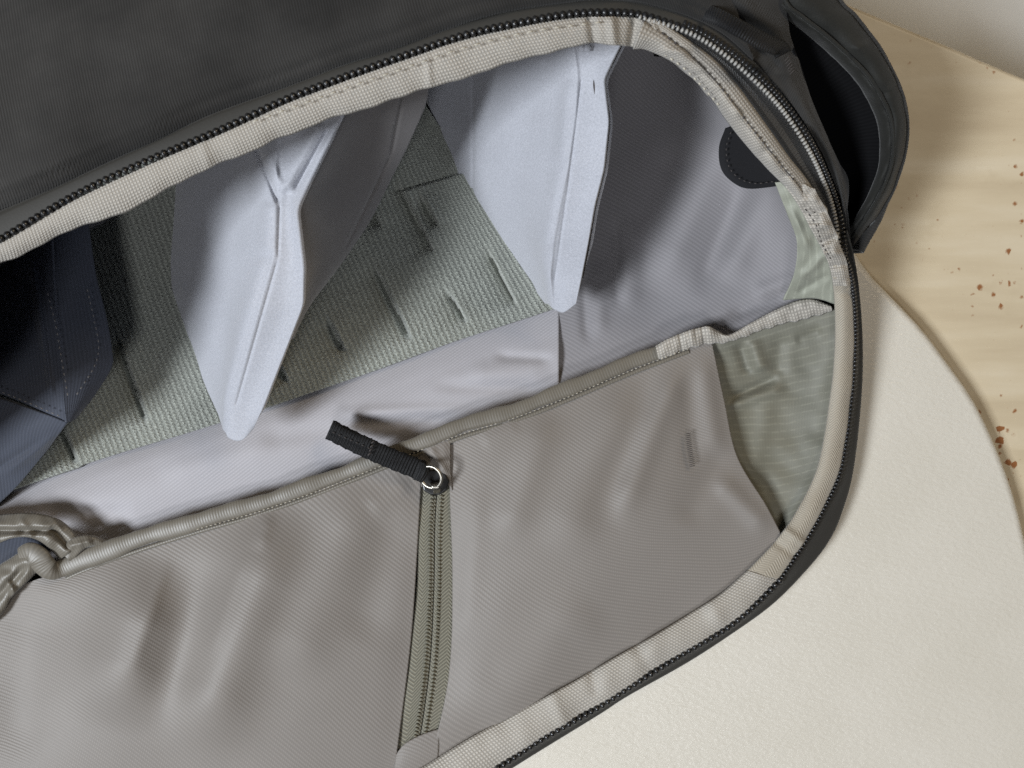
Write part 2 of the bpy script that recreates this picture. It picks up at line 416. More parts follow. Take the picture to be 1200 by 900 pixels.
low = [(-145, 372), (-60, 335), (0, 309), (27, 298), (90, 267), (160, 243), (220, 209), (260, 191), (333, 161), (400, 136), (470, 114), (500, 103), (560, 88), (620, 67), (680, 53), (720, 53), (757, 58), (795, 78), (830, 112), (850, 140), (872, 168), (897, 196), (918, 217)]
def zl(x): return float(np.interp(x, [-200, 700, 760, 830, 872, 918], [RZ - 10, RZ - 12, 236, 200, 178, 150]))
LO = [(x, y, zl(x)) for x, y in low]

# outer canvas above the mouth
def shift(pts, dx, dy, z): return [(x + dx, y + dy, (z(x) if callable(z) else z)) for x, y in pts]
base_line = tape_hi[:19]
rows = [[(x, y + 1, zr(x) + 1) for x, y in base_line],
        [(x, y - 3, zr(x) + 5) for x, y in base_line],
        [(x - 4, y - 14, zr(x) + 11) for x, y in base_line],
        [(x - 16, y - 50, zr(x) + 21) for x, y in base_line],
        [(x - 40, y - 170, zr(x) + 22) for x, y in base_line],
        [(x - 60, y - 330, zr(x) - 40) for x, y in base_line],
        [(x - 20, y - 330, -36) for x, y in base_line]]
cf = folds([(-40, 240, 240, 120, 9, 2.0), (500, 30, 760, -10, 14, 4), (640, -40, 900, -10, 18, 6)], 1.6, 190, 3)
rng = np.random.RandomState(5)
def puck(x, y):      # small gathers where the canvas is sewn to the tape
    e = np.interp(x, [p[0] for p in base_line], [p[1] for p in base_line]) - y
    return 0.35 * (1 + np.sin(x * 0.031) * np.sin(x * 0.011 + 1)) * np.sin(x * 1.15 + 3 * np.sin(x * 0.05) + 2 * np.sin(y * 0.13)) * np.exp(-((e - 16) / 12.0) ** 2)
sheet('outer_canvas', loft(rows, 420, 150), M_canvas, bag, lambda x, y: cf(x, y) + puck(x, y), 3)
sheet('zip_tape', band(TH[:20], [(x, y, z + 0) for x, y, z in TE[:19]], 260, 6, 1.0), M_tape, bag, None, 2)
blobs('zip_teeth', TE[:15], 5.9, (2.7, 3.6, 2.8), M_coil, bag, off=(0, 0), zoff=1.0, seg=(8, 5))
blobs('zip_teeth', TE[14:], 4.3, (1.75, 3.3, 2.4), M_coil, bag, off=(-4.0, 0), zoff=1.0, seg=(8, 5))
blobs('zip_teeth', TE[13:], 4.3, (1.6, 2.6, 2.2), M_coilgrey, bag, off=(2.2, 0), zoff=1.2, seg=(8, 5))
# cream binding along the mouth
def wob(s): 
    return 1.1 * np.sin(s * 75 + 2 * np.sin(s * 13)) + 0.5 * np.sin(s * 190 + 1) + 0.8 * np.sin(s * 33)
g_trim = band([(x, y + 4, z - 1) for x, y, z in TE[:14]] + [(795, 42, 243), (822, 62, 236)], LO[:19] , 520, 22, 4.5, 0.7, wob)
sheet('mouth_binding', g_trim, M_trim, bag, folds([(690, 10, 700, 70, 5, -5), (745, 15, 738, 65, 5, -6), (715, 10, 722, 70, 6, 5), (760, 20, 790, 80, 7, 5), (500, 60, 505, 110, 4, 1.5), (230, 150, 250, 210, 6, 1)], 0.45, 60, 8), 4)
# inner lip of the binding rolling under
sheet('binding_underside', band([(x, y - 6, z - 4) for x, y, z in LO], [(lambda q: (q[0], q[1] - 20, q[2]))(drop([p], p[2] - 45, 40)[0]) for p in LO[:19]] + [drop([p], p[2] - 45, 30)[0] for p in LO[19:]], 260, 8, 0), M_trim, bag, None, 2)
# right run: the padded inner roll and the flat edge tape
rI = [(742, 58, 240), (760, 60, 236), (795, 78, 222), (830, 112, 200), (850, 140, 190), (872, 168, 178), (897, 196, 160), (918, 217, 148), (938, 240, 130)]
rM = [(755, 24, 250), (785, 44, 246), (820, 74, 236), (846, 102, 226), (870, 134, 212), (893, 163, 196), (914, 190, 180), (935, 216, 160), (958, 252, 128)]
rO = [(770, 22, 250), (800, 42, 243), (835, 68, 231), (858, 92, 222), (882, 124, 207), (905, 156, 190), (925, 184, 172), (947, 212, 150), (972, 252, 116)]
sheet('mouth_roll', band(rI, rM, 220, 18, 11, 0.7, None, even=False), M_trim, bag, folds([(770, 60, 812, 60, 5, 4), (800, 90, 840, 85, 5, -4), (815, 105, 850, 100, 5, 3), (850, 140, 885, 120, 7, 3), (880, 190, 925, 160, 6, -4), (905, 215, 950, 190, 5, -4)], 2.0, 40, 11), 4)
sheet('edge_tape', band(rM, rO, 200, 8, 2.0, even=False), M_trim, bag, None, 2)
sheet('herringbone_tape', band(rO, [(x - 3, y + 2, z - 1) for x, y, z in TE[13:]], 200, 8, -2.0), M_herr, bag, None, 2)
sheet('coil_backing', band([(x - 3, y + 2, z - 2) for x, y, z in TE[13:]], [(x, y, z) for x, y, z in TH[16:]], 200, 6, 1.0), M_tape, bag, None, 2)

def stitches(name, path, pitch, ln, w_, mat, parent, z=0.0, tilt=0.0):
    o = blobs(name, path, pitch, (ln / 2, w_ / 2, w_ / 2), mat, parent, zoff=z, seg=(6, 3), tilt=tilt); return o
stitches('binding_stitches', [(300, 142, RZ + 5), (400, 106, RZ + 5), (470, 82, RZ + 5), (540, 58, RZ + 5), (620, 38, RZ + 4), (700, 27, RZ)], 11, 6, 1.8, M_thread, bag, 1.0)
stitches('edge_stitches', [(x - 1, y + 1, z + 2) for x, y, z in rM], 6.5, 4.0, 1.6, M_dthread, bag, 0.5)
stitches('roll_stitches', [(778, 66, 236), (800, 82, 232), (822, 104, 220), (838, 122, 210)], 6, 4, 2.0, M_thread, bag, 4)

# walls of the compartment, running out of sight under the mouth
sheet('back_wall_lining', band([(lambda q: (q[0], q[1] - 34, q[2]))(drop([p], p[2] - 50, 20)[0]) for p in LO[:18]], drop(LO[:18], -34, 150), 200, 12, -30), M_line, bag, None, 2, flip=False)
lw = [(-330, 1100, -36), (-360, 700, -36), (-330, 420, -36), (-200, 200, -36)]
sheet('side_wall_lining', loft([[(-260, 1100, 0), (-240, 800, 15), (-180, 620, 70), (-45, 480, 190), (-30, 400, 245), (-25, 322, RZ)], [(-280, 1100, -36), (-260, 800, -36), (-230, 560, -36), (-230, 380, -36), (-330, 250, -36)]], 60, 10), M_line, bag, None, 4)
sheet('side_wall_canvas', loft([[(-266, 1100, 4), (-246, 800, 19), (-188, 620, 74), (-53, 480, 194), (-38, 400, 249), (-33, 312, RZ + 2)], [(-300, 1100, 10), (-320, 800, 60), (-300, 560, 140), (-300, 400, 180), (-330, 240, 180)], [(-360, 1100, -36), (-420, 800, -36), (-420, 560, -36), (-420, 380, -36), (-420, 150, -36)]], 60, 20), M_canvas, bag, None, 4)

# base of the bag and the ribbed loop panel
sheet('base_panel', loft([[(-400, -60, -38), (300, -130, -38), (800, 0, -38), (985, 190, -38)], [(-400, 400, -38), (300, 400, -38), (800, 400, -38), (988, 420, -38)], [(-400, 700, -38), (200, 700, -38), (700, 690, -38), (930, 620, -38)], [(-400, 1200, -38), (100, 1200, -38), (350, 1050, -38), (590, 885, -38)]], 30, 30), M_canvas, bag, None, 1.5)
# --- panel with sewn slots
fl_low = [(-90, 612, -15), (17, 573, -15), (133, 533, -15), (253, 497, -15), (400, 448, -15), (533, 400, -15), (655, 360, -15)]
fl_mid = [(-160, 420, -15), (-60, 380, -15), (60, 345, -15), (190, 300, -15), (330, 245, -15), (460, 200, -15), (570, 230, -15)]
fl_top = [(-250, 200, -15), (-150, 140, -15), (-40, 90, -15), (110, 40, -15), (260, -10, -15), (380, -20, -15), (470, 80, -15)]
slots = [(143, 408, 171, 490), (325, 422, 336, 444), (387, 378, 402, 408), (442, 316, 480, 394), (528, 346, 546, 374), (576, 300, 604, 354), (497, 236, 512, 262), (470, 222, 506, 290), (232, 300, 262, 380), (60, 470, 90, 540), (425, 220, 445, 262)]
def tab(x, y, x0, y0, x1, y1, w_, h):
    dx, dy = x1 - x0, y1 - y0; L = math.hypot(dx, dy)
    t = ((x - x0) * dx + (y - y0) * dy) / L; d = ((x - x0) * dy - (y - y0) * dx) / L   # d > 0: right of the slot
    e = 1 / (1 + np.exp(-(t + 2) / 4.0)) / (1 + np.exp((t - L - 1) / 1.8))
    return e * np.where(d < 0, -h * np.exp(d / w_), 0.42 * h * np.exp(-d / (w_ * 0.8)) * np.clip(d / 2.5, 0, 1))
def slot_disp(x, y):
    z = 1.4 * np.sin(x * 0.05 + y * 0.02)
    for (x0, y0, x1, y1) in slots:
        z = z + tab(x, y, x0, y0, x1, y1, 19, 13) + ridge(x, y, x0 - 1, y0, x1 - 1, y1, 2.0, -4, 0.08)
    # the step where the upper loop strip is sewn on
    z = z + tab(x, y, 548, 201, 462, 226, 14, 6)
    return np.maximum(z, -21)
sheet('ribbed_panel', loft([fl_top, fl_mid, fl_low], 430, 320), M_floor, bag, slot_disp, 7)
# --- gusset with cool light in its colour, between ribbed panel and pocket
gs1 = [(x, y - 3, -29) for x, y, z in fl_low]
gs2 = [(-90, 640, -12), (17, 600, -12), (133, 556, -12), (253, 520, -12), (400, 475, -12), (533, 428, -14), (655, 390, -16)]
gs3 = [(-90, 670, -12), (30, 628, -10), (133, 595, -8), (253, 560, -8), (400, 512, -8), (533, 462, -8), (655, 424, -10)]
gs4 = [(-90, 720, -30), (50, 672, -30), (160, 650, -30), (290, 612, -30), (400, 578, -30), (533, 520, -28), (655, 480, -26)]
sheet('gusset', loft([gs1, gs2, gs3, gs4], 340, 90), M_guss, bag,
      folds([(575, 417, 652, 421, 6, -3.5), (500, 452, 650, 456, 8, -3.5), (540, 436, 650, 438, 12, 3), (300, 515, 420, 500, 12, -3), (180, 556, 330, 520, 16, 3), (390, 484, 560, 478, 7, 3), (390, 498, 540, 492, 8, -5), (40, 600, 160, 600, 10, -4)], 0.8, 110, 2), 2)

# --- twill lining on the right
ln = [[(646, 470, -18), (700, 452, -14), (760, 424, -8), (820, 402, -4), (870, 388, -2), (920, 368, 8), (968, 350, 22)],
      [(650, 405, -20), (710, 382, -18), (770, 362, -20), (830, 342, -10), (880, 328, 0), (925, 316, 22), (966, 305, 52)],
      [(653, 345, -26), (720, 312, -26), (780, 290, -25), (840, 272, -12), (890, 258, 20), (925, 254, 66), (956, 262, 100)],
      [(640, 260, -28), (710, 222, -28), (785, 200, -24), (850, 188, 0), (890, 190, 46), (915, 206, 100), (938, 225, 110)],
      [(600, 120, -30), (690, 120, -30), (770, 122, -24), (835, 130, 20), (880, 152, 80), (905, 172, 110), (920, 195, 115)],
      [(600, -30, -30), (700, -30, -20), (800, 0, 10), (870, 50, 80), (895, 110, 100), (905, 130, 110), (912, 150, 110)]]
sheet('side_lining', loft(ln, 300, 300), M_line, bag,
      folds([(682, 310, 689, 408, 7, -4), (702, 300, 703, 400, 10, 4), (720, 250, 724, 366, 7, -4), (742, 250, 738, 372, 13, 4),
             (870, 120, 765, 345, 24, 15), (800, 160, 740, 330, 22, -10), (905, 200, 850, 335, 18, 10), (880, 200, 815, 350, 14, -8),
             (850, 372, 930, 345, 9, -6), (880, 345, 940, 322, 10, 5)], 0.8, 140, 6), 3)
# black felt tab
tabx = [(850, 150), (843, 172), (846, 198), (862, 215), (882, 221), (920, 217)]
taby = [(905, 130), (912, 150), (915, 172), (918, 190), (921, 200), (930, 212)]
sheet('black_tab', loft([[(x, y, 132) for x, y in tabx], [(x, y, 136) for x, y in taby]], 40, 10), M_tab, bag, None, 3)
stitches('tab_stitches', [(856, 156, 136), (851, 174, 136), (854, 195, 136), (866, 209, 136), (884, 215, 136), (905, 213, 136)], 5, 3.4, 1.2, M_dthread, bag, 0.4)

# pale green strip and crumpled binding at the corner of the mouth
sheet('corner_ripstop', loft([[(908, 214, 136), (922, 250, 122), (934, 285, 98), (930, 322, 60), (918, 352, 26)],
                              [(935, 214, 146), (948, 248, 128), (958, 282, 104), (958, 318, 72), (955, 350, 34)],
                              [(955, 230, 146), (970, 262, 124), (985, 295, 96), (985, 325, 72), (982, 358, 40)]], 80, 40), M_ripl, bag,
      folds([(925, 240, 950, 300, 5, 5), (935, 330, 975, 290, 5, 6), (930, 345, 975, 320, 4, -5), (915, 225, 930, 330, 4, -4)], 1.5, 30, 4), 2)
sheet('corner_binding', loft([[(918, 216, 150), (935, 240, 140), (950, 268, 126), (962, 290, 112), (972, 312, 92), (977, 335, 70)],
                              [(940, 216, 160), (955, 240, 148), (966, 262, 136), (974, 286, 116), (984, 306, 98), (990, 335, 74)],
                              [(955, 222, 156), (968, 246, 142), (977, 266, 126), (984, 286, 110), (992, 306, 92), (997, 335, 66)]], 120, 40), M_trim, bag,
      folds([(925, 255, 975, 245, 4, -6), (935, 268, 980, 262, 4, 6), (950, 290, 985, 275, 3.5, -6), (955, 300, 995, 296, 4, 6), (960, 315, 998, 308, 3.5, -5), (930, 238, 965, 232, 5, 4)], 2.2, 22, 9), 3)
stitches('corner_stitches', [(944, 246, 150), (956, 264, 142), (962, 284, 128), (972, 302, 112)], 6, 4.2, 1.5, M_dthread, bag, 1)

# --- lower right rim
tl = [(984, 292), (994, 315), (1000, 350), (1002, 400), (998, 466), (985, 550), (963, 600), (940, 640), (913, 680), (883, 710), (850, 737), (800, 766), (733, 808), (700, 829), (633, 867), (587, 897), (480, 962), (300, 1040), (-100, 1120)]
il = [(966, 285), (972, 312), (977, 345), (978, 400), (973, 460), (958, 545), (932, 600), (908, 634), (876, 668), (845, 695), (810, 718), (765, 745), (700, 782), (670, 800), (600, 838), (545, 868), (440, 930), (280, 1000), (-100, 1080)]
ol = [(990, 270), (998, 300), (1005, 340), (1010, 400), (1009, 466), (1000, 550), (987, 600), (971, 635), (945, 668), (905, 708), (855, 744), (804, 777), (736, 815), (702, 837), (637, 877), (592, 905), (485, 972), (300, 1054), (-100, 1140)]
def zt(y, x=0): return float(np.interp(y, [270, 300, 350, 400, 466, 550, 600, 700, 1200], [100, 86, 52, 28, 12, 4, 2, 2, 2]))
TL = [(x, y, zt(y)) for x, y in tl]; IL = [(x, y, zt(y) + 4) for x, y in il]; OL = [(x, y, zt(y) - 16) for x, y in ol]
def wob2(s): return 0.8 * np.sin(s * 160) + 0.9 * np.sin(s * 71 + 1)
gb = band(TL[:9], IL[:9], 260, 18, 8, 0.7, None)
sheet('rim_binding', gb, M_trim2, bag, folds([(960, 322, 1005, 330, 4, 4), (960, 340, 1005, 345, 5, -3), (905, 610, 960, 650, 5, 4), (895, 625, 950, 665, 5, -3)], 1.0, 50, 3), 3)
gb = band(TL[8:], IL[8:], 420, 18, 8, 0.7, None)
sheet('rim_binding', gb, M_trim, bag, folds([(820, 690, 850, 740, 9, 3), (740, 745, 770, 800, 8, -2.5), (640, 800, 665, 860, 8, 3), (690, 770, 700, 820, 7, -3)], 2.0, 55, 13), 3)
sheet('rim_canvas', loft([TL, [(a[0] * .4 + b[0] * .6, a[1] * .4 + b[1] * .6, a[2] * .5 + b[2] * .5 - 1) for a, b in zip(TL, OL)], OL, drop(OL, -38.5, -6)], 360, 16), M_tape, bag, None, 2)
blobs('rim_zip_teeth', TL[:9], 4.6, (1.9, 3.4, 3.0), M_coil, bag, off=(0, 0), zoff=1.5, seg=(8, 5))
blobs('rim_zip_teeth', TL[8:], 7.4, (3.2, 4.4, 4.0), M_coil, bag, off=(0, 0), zoff=1.5, seg=(8, 6))


# --- ripstop side panel of the pocket
rp = [[(826, 404, 2), (862, 396, 2), (910, 380, 8), (955, 366, 16), (985, 358, 26)],
      [(838, 450, -10), (880, 446, -16), (925, 440, -14), (960, 432, -4), (984, 425, 14)],
      [(848, 500, -12), (885, 500, -22), (920, 498, -20), (950, 492, -12), (976, 486, 4)],
      [(862, 555, -10), (890, 560, -20), (918, 558, -18), (942, 552, -12), (964, 545, 0)],
      [(885, 600, -10), (902, 608, -14), (918, 608, -14), (930, 602, -10), (942, 596, 0)],
      [(905, 632, -6), (910, 634, -8), (916, 632, -8), (922, 628, -6), (928, 622, -2)]]
sheet('ripstop_panel', loft(rp, 120, 160), M_rip, bag,
      folds([(850, 470, 915, 440, 5, -8), (850, 478, 925, 452, 7, 7), (880, 395, 895, 440, 9, 8), (865, 400, 878, 440, 7, -6), (915, 390, 910, 445, 10, -6), (930, 400, 965, 385, 6, -4), (905, 450, 870, 620, 12, 4)], 1.3, 45, 21), 2)

# --- pocket: two cloth panels and a zip between them
pip_c = [(58, 668, 14), (75, 666, 14), (100, 655, 14), (160, 633, 13), (230, 611, 13), (290, 594, 12), (350, 574, 12), (400, 555, 12), (460, 531, 14), (533, 502, 15), (600, 481, 14), (650, 462, 13), (733, 427, 12), (780, 409, 12), (804, 400, 13)]
lp0 = [(-120, 770, 10), (0, 700, 8), (40, 680, 10), (75, 670, 8), (160, 637, 8), (230, 615, 8), (350, 578, 8), (460, 535, 8), (496, 521, 8)]
lp1 = [(-120, 800, 12), (0, 740, 12), (60, 712, 14), (110, 700, 14), (190, 680, 14), (260, 665, 14), (360, 640, 14), (450, 620, 10), (491, 610, 4)]
lp2 = [(-120, 900, 16), (0, 850, 16), (60, 830, 20), (120, 820, 20), (200, 800, 20), (270, 790, 20), (360, 770, 18), (440, 752, 12), (482, 748, 4)]
lp3 = [(-120, 1000, 10), (0, 960, 12), (60, 950, 14), (120, 945, 14), (200, 940, 14), (270, 930, 14), (350, 915, 12), (420, 905, 8), (464, 892, 3)]
lp4 = [(-120, 1120, -10), (0, 1085, -8), (60, 1070, -6), (120, 1055, -5), (200, 1040, -4), (270, 1015, -3), (340, 985, -2), (400, 955, -2), (462, 922, -2)]
sheet('pocket_panel', loft([lp0, lp1, lp2, lp3, lp4], 380, 240), M_pocket, bag,
      folds([(340, 586, 215, 900, 44, 23, 0.3), (243, 640, 180, 880, 34, -9, 0.4), (185, 650, 125, 860, 46, 20, 0.4), (50, 690, 20, 900, 40, -6),
             (430, 560, 330, 810, 34, 8), (470, 590, 420, 760, 26, -4), (318, 596, 300, 650, 10, 3, 0.4), (200, 645, 150, 800, 9, 1.5), (290, 640, 240, 780, 8, 1.2), (40, 800, 330, 860, 30, 1.5), (430, 600, 480, 560, 14, 2)], 1.6, 170, 31), 3)
rp0 = [(527, 508, 8), (560, 496, 8), (610, 480, 8), (660, 462, 8), (733, 430, 8), (800, 405, 8), (834, 400, 8)]
rp1 = [(527, 575, 5), (570, 560, 14), (620, 548, 18), (690, 530, 18), (745, 505, 16), (805, 480, 12), (849, 470, 5)]
rp2 = [(530, 680, 4), (575, 665, 16), (640, 650, 22), (700, 632, 22), (765, 600, 18), (825, 560, 12), (864, 535, 5)]
rp3 = [(526, 790, 3), (570, 775, 12), (630, 750, 15), (700, 715, 15), (765, 675, 13), (830, 632, 10), (898, 592, 4)]
rp4 = [(x, y, 0) for x, y in [(505, 893), (545, 869), (600, 839), (670, 801), (700, 783), (765, 746), (810, 719), (845, 696), (876, 669), (908, 635), (915, 625)]]
sheet('pocket_panel', loft([rp0, rp1, rp2, rp3, rp4], 300, 260), M_pocket, bag,
      folds([(645, 478, 590, 640, 20, 5), (800, 412, 720, 620, 16, 7.0), (775, 430, 690, 640, 24, -4), (740, 440, 650, 660, 28, 5), (700, 700, 560, 860, 36, 5),
             (822, 408, 842, 540, 12, 4), (806, 430, 812, 560, 12, -3), (835, 555, 905, 625, 12, 5), (850, 520, 800, 620, 18, -3), (560, 560, 545, 760, 14, 2), (545, 800, 700, 740, 26, -2), (610, 495, 560, 520, 10, 1.5)], 1.5, 130, 41), 4)
stitches('bar_tack', [(806, 508, 16), (807, 520, 16), (809, 532, 16), (811, 546, 16)], 2.0, 9, 1.1, M_dthread, bag, 1.5, tilt=1.45)
# pocket zip
pz = bpy.data.objects.new('pocket_zip', None); link(pz, bag); pz.empty_display_size = 0.01
zL = [(490, 566, 2), (490, 620, 2), (488, 690, 1), (480, 770, 0), (472, 830, -1), (463, 892, -3)]
zC = [(512, 568, 4), (509, 620, 4), (508, 690, 3), (504, 770, 2), (497, 830, 1), (489, 880, -1)]
zR = [(534, 572, 2), (534, 620, 2), (534, 690, 1), (532, 770, 0), (526, 830, -1), (514, 880, -3)]
sheet('zip_tape', band(zL, zC, 120, 6, 0), M_olive, pz, None, 1)
sheet('zip_tape', band([(x + 1, y, z) for x, y, z in zC], zR, 120, 6, 0), M_olive, pz, None, 1)
sL = [(x - 5, y, z + 1.0) for x, y, z in zC]; sR = [(x + 6, y, z + 1.0) for x, y, z in zC]
blobs('zip_teeth', sL, 4.4, (1.5, 2.6, 1.3), M_olivecoil, pz, seg=(8, 4)); blobs('zip_teeth', sR, 4.4, (1.5, 2.6, 1.3), M_olivecoil, pz, seg=(8, 4))
# cloth facings: top and bottom ends of the zip
sheet('zip_end_facing', loft([[(486, 520, 11), (488, 530, 10), (489, 548, 8), (491, 572, 5)], [(510, 514, 14), (514, 524, 14), (516, 545, 12), (516, 562, 9)], [(528, 506, 12), (528, 520, 11), (528, 548, 9), (530, 575, 8)]], 30, 24), M_pocket, bag, folds([(500, 520, 526, 560, 5, 4)], 0.5, 20, 2), 1.5)
sheet('zip_end_facing', loft([[(464, 884, 2), (474, 872, 3), (492, 862, 3), (515, 854, 2)], [(462, 900, 3), (474, 893, 5), (492, 885, 5), (514, 878, 3)], [(460, 930, 0), (475, 922, 2), (492, 914, 1), (512, 904, -1)]], 30, 24), M_pocket, bag, None, 1.5)
# slider
def prism(name, outline, z0, z1, mat, parent, bevel=1.0):
    n = len(outline)
    v = [P((x, y, z1)) for x, y in outline] + [P((x, y, z0)) for x, y in outline]
    f = [list(range(n)), list(range(2 * n - 1, n - 1, -1))] + [[i, i + n, (i + 1) % n + n, (i + 1) % n] for i in range(n)]
    o = mesh_obj(name, v, np.array(f, dtype=object), mat, parent, None, False)
    import bmesh
    bm = bmesh.new(); bm.from_mesh(o.data); bmesh.ops.recalc_face_normals(bm, faces=bm.faces); bm.to_mesh(o.data); bm.free()
    if bevel:
        m = o.modifiers.new('bevel', 'BEVEL'); m.width = bevel * S; m.segments = 3
    return o
prism('zip_slider', [(496, 556), (503, 551), (514, 549), (522, 555), (527, 564), (524, 574), (515, 580), (505, 580), (496, 575), (494, 566)], 5, 13, M_black, pz, 2)
def ringtube(name, centre, r, mr, mat, parent, tiltx=0.0, tilty=0.0, sweep=(0, 360)):
    n, m = 48, 12; c0 = P(centre); V = []
    full = sweep == (0, 360)
    a = np.radians(np.linspace(sweep[0], sweep[1], n, endpoint=not full))
    for t in a:
        R = np.array([math.cos(t), math.sin(t), 0.0])
        for q in range(m):
            b = 2 * math.pi * q / m
            p = R * (r + mr * math.cos(b)) + np.array([0, 0, mr * math.sin(b)])
            y, z = p[1] * math.cos(tiltx) - p[2] * math.sin(tiltx), p[1] * math.sin(tiltx) + p[2] * math.cos(tiltx)
            x, z = p[0] * math.cos(tilty) + z * math.sin(tilty), -p[0] * math.sin(tilty) + z * math.cos(tilty)
            V.append(c0 + np.array([x, y, z]) * S)
    f = grid_faces(n, m, True)
    if full:
        i = (n - 1) * m; f = np.vstack([f, [[i + j, i + (j + 1) % m, (j + 1) % m, j] for j in range(m)]])
    return mesh_obj(name, V, f, mat, parent)
ringtube('pull_ring', (505, 559, 28), 13.0, 1.9, M_metal, pz, 0.25, -0.35)
# crown of the slider: bent metal strip the ring runs through
sheet('slider_crown', loft([[(503, 566, 14), (504, 567, 26), (506, 571, 30), (508, 576, 26), (508, 579, 14)], [(513, 565, 14), (514, 566, 26), (515, 570, 30), (516, 575, 26), (515, 578, 14)]], 24, 6), M_metal, pz, None, 1.5)
# pull tab: webbing folded double and sewn
def strip(A, B, hw, z0, z1, n=60, m=10, lift=None, bend=2.2):
    a = np.array(A, float); b = np.array(B, float); d = (b - a) / np.linalg.norm(b - a); nrm = np.array([-d[1], d[0]])
    g = np.zeros((m, n, 3)); s = np.linspace(0, 1, n)
    for j, q in enumerate(np.linspace(-1, 1, m)):
        fray = 0.45 * np.sin(s * 61 + q) + 0.3 * np.sin(s * 140 + 2 * q)
        off = q * (hw + fray * (abs(q) > 0.9)) + bend * np.sin(np.pi * s)
        p = a + (b - a) * s[:, None] + nrm * off[:, None]
        g[j, :, :2] = p; g[j, :, 2] = z0 + (z1 - z0) * s + (lift(s) if lift else 0) - 2.0 * abs(q) ** 3 + 0.5 * np.sin(s * 17 + q)
    return g
bow = lambda s: 6 * np.sin(np.pi * s)
sheet('pull_tab', strip((386, 503), (496, 552), 12.0, 22, 26, lift=bow), M_blackweb, pz, None, 4)
sheet('pull_tab_fold', strip((388, 499), (434, 520), 6.6, 27.5, 32, 40, lift=lambda s: 1.5 * s), M_blackweb, pz, None, 3.5)
sheet('pull_tab_loop', loft([[(491, 540, 26), (499, 544, 31), (504, 549, 28)], [(489, 550, 27), (496, 553, 33), (501, 557, 29)], [(484, 562, 26), (490, 564, 31), (494, 567, 27)]], 20, 20), M_blackweb, pz, None, 3)
stitches('pull_tab_stitches', [(391, 507, 30), (432, 525, 35)], 6, 4, 1.3, M_dthread, pz, 0)
stitches('pull_tab_stitches', [(437, 518, 36), (433, 532, 35)], 3.2, 6, 2.2, M_dthread, pz, 0.5, tilt=0.6)

# piping along the pocket mouth
pipe = [(26, 652, 22), (36, 648, 26), (45, 653, 26), (52, 662, 23), (61, 669, 20)] + pip_c[1:-2] + [(775, 411, 13)]
def rfp(s): return np.interp(s, [0, 0.03, 0.07, 0.1, 0.2, 0.6, 0.93, 1], [1.3, 1.6, 1.2, 1.35, 1.2, 1.0, 1.0, 0.9]) + 0.05 * np.sin(s * 60) + 0.04 * np.sin(s * 170)
tube('pocket_piping', pipe, 8.6, M_pipe, bag, 520, 18, 0.36, rfp, 0.45, 4)

# seam ridge under the piping
tube('piping_seam', [(x + 3, y + 12, 10) for x, y, z in pip_c[1:]], 2.6, M_pipe, bag, 200, 8, 0.7)
stitches('piping_stitches', [(x + 2, y + 9, 15) for x, y, z in pip_c[4:]], 5.2, 3.6, 1.2, M_thread, bag, 0)
# flattened band on the right
bt = [(768, 405, 16), (780, 398, 20), (804, 388, 24), (818, 384, 24), (830, 382, 26), (840, 387, 22), (854, 392, 18), (880, 378, 22), (910, 362, 28), (936, 352, 32), (954, 351, 33), (974, 358, 34)]
bb = [(772, 421, 12), (784, 418, 13), (806, 409, 12), (818, 406, 12), (830, 404, 12), (842, 402, 12), (856, 401, 12), (880, 392, 14), (910, 382, 18), (936, 376, 22), (956, 371, 25), (976, 364, 30)]
sheet('pocket_band', band(bt, bb, 260, 14, 6, 0.6, lambda s: 0.7 * np.sin(s * 90) + 0.6 * np.sin(s * 41)), M_trim, bag,
      folds([(796, 380, 800, 415, 3.5, -4), (810, 380, 812, 415, 3.5, 3), (822, 376, 828, 410, 3.5, -3.5), (838, 380, 850, 405, 5, -4)], 1.2, 26, 17), 2.5)

# --- outer side pocket, upper right
h_in = [(900, -60, 214), (917, 0, 206), (938, 20, 200), (960, 37, 194), (982, 56, 186), (1000, 73, 178), (1018, 93, 170), (1030, 113, 160), (1040, 135, 150), (1044, 160, 140), (1043, 187, 126), (1036, 210, 112), (1027, 230, 98), (1014, 252, 80), (1000, 272, 62), (990, 290, 48)]
h_out = [(955, -60, 214), (983, 0, 200), (1000, 18, 194), (1015, 37, 188), (1030, 57, 182), (1041, 77, 174), (1051, 97, 164), (1058, 117, 154), (1062, 140, 144), (1062, 162, 132), (1058, 185, 120), (1052, 205, 108), (1043, 228, 92), (1030, 250, 76), (1010, 276, 56), (996, 293, 40)]
wh = folds([(1000, 60, 1020, 50, 5, 3), (1030, 110, 1060, 100, 6, -3)], 1.6, 60, 51)
sheet('side_pocket_hem', band(h_in, h_out, 260, 16, 11, 0.6, lambda s: 0.8 * np.sin(s * 60)), M_hem, bag, wh, 3)
sheet('side_pocket_wall', loft([h_out, drop(h_out, 60, 6, 900, 150), drop(h_out, -38, -10, 900, 150)], 120, 24), M_canvas, bag, None, 3)
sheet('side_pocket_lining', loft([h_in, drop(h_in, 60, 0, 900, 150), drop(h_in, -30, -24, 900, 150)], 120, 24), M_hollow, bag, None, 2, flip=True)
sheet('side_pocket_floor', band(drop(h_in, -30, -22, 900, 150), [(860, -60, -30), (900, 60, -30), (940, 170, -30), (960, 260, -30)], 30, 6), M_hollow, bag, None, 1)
tube('hem_seam', [(x + 3, y, z + 8) for x, y, z in h_in], 1.8, M_hem, bag, 240, 8)
sheet('hem_cuff', band([(x - 14, y + 5, z - 14) for x, y, z in h_in], [(x + 1, y, z + 4) for x, y, z in h_in], 140, 8, 5), M_hem, bag, folds([], 2.5, 30, 5), 2)
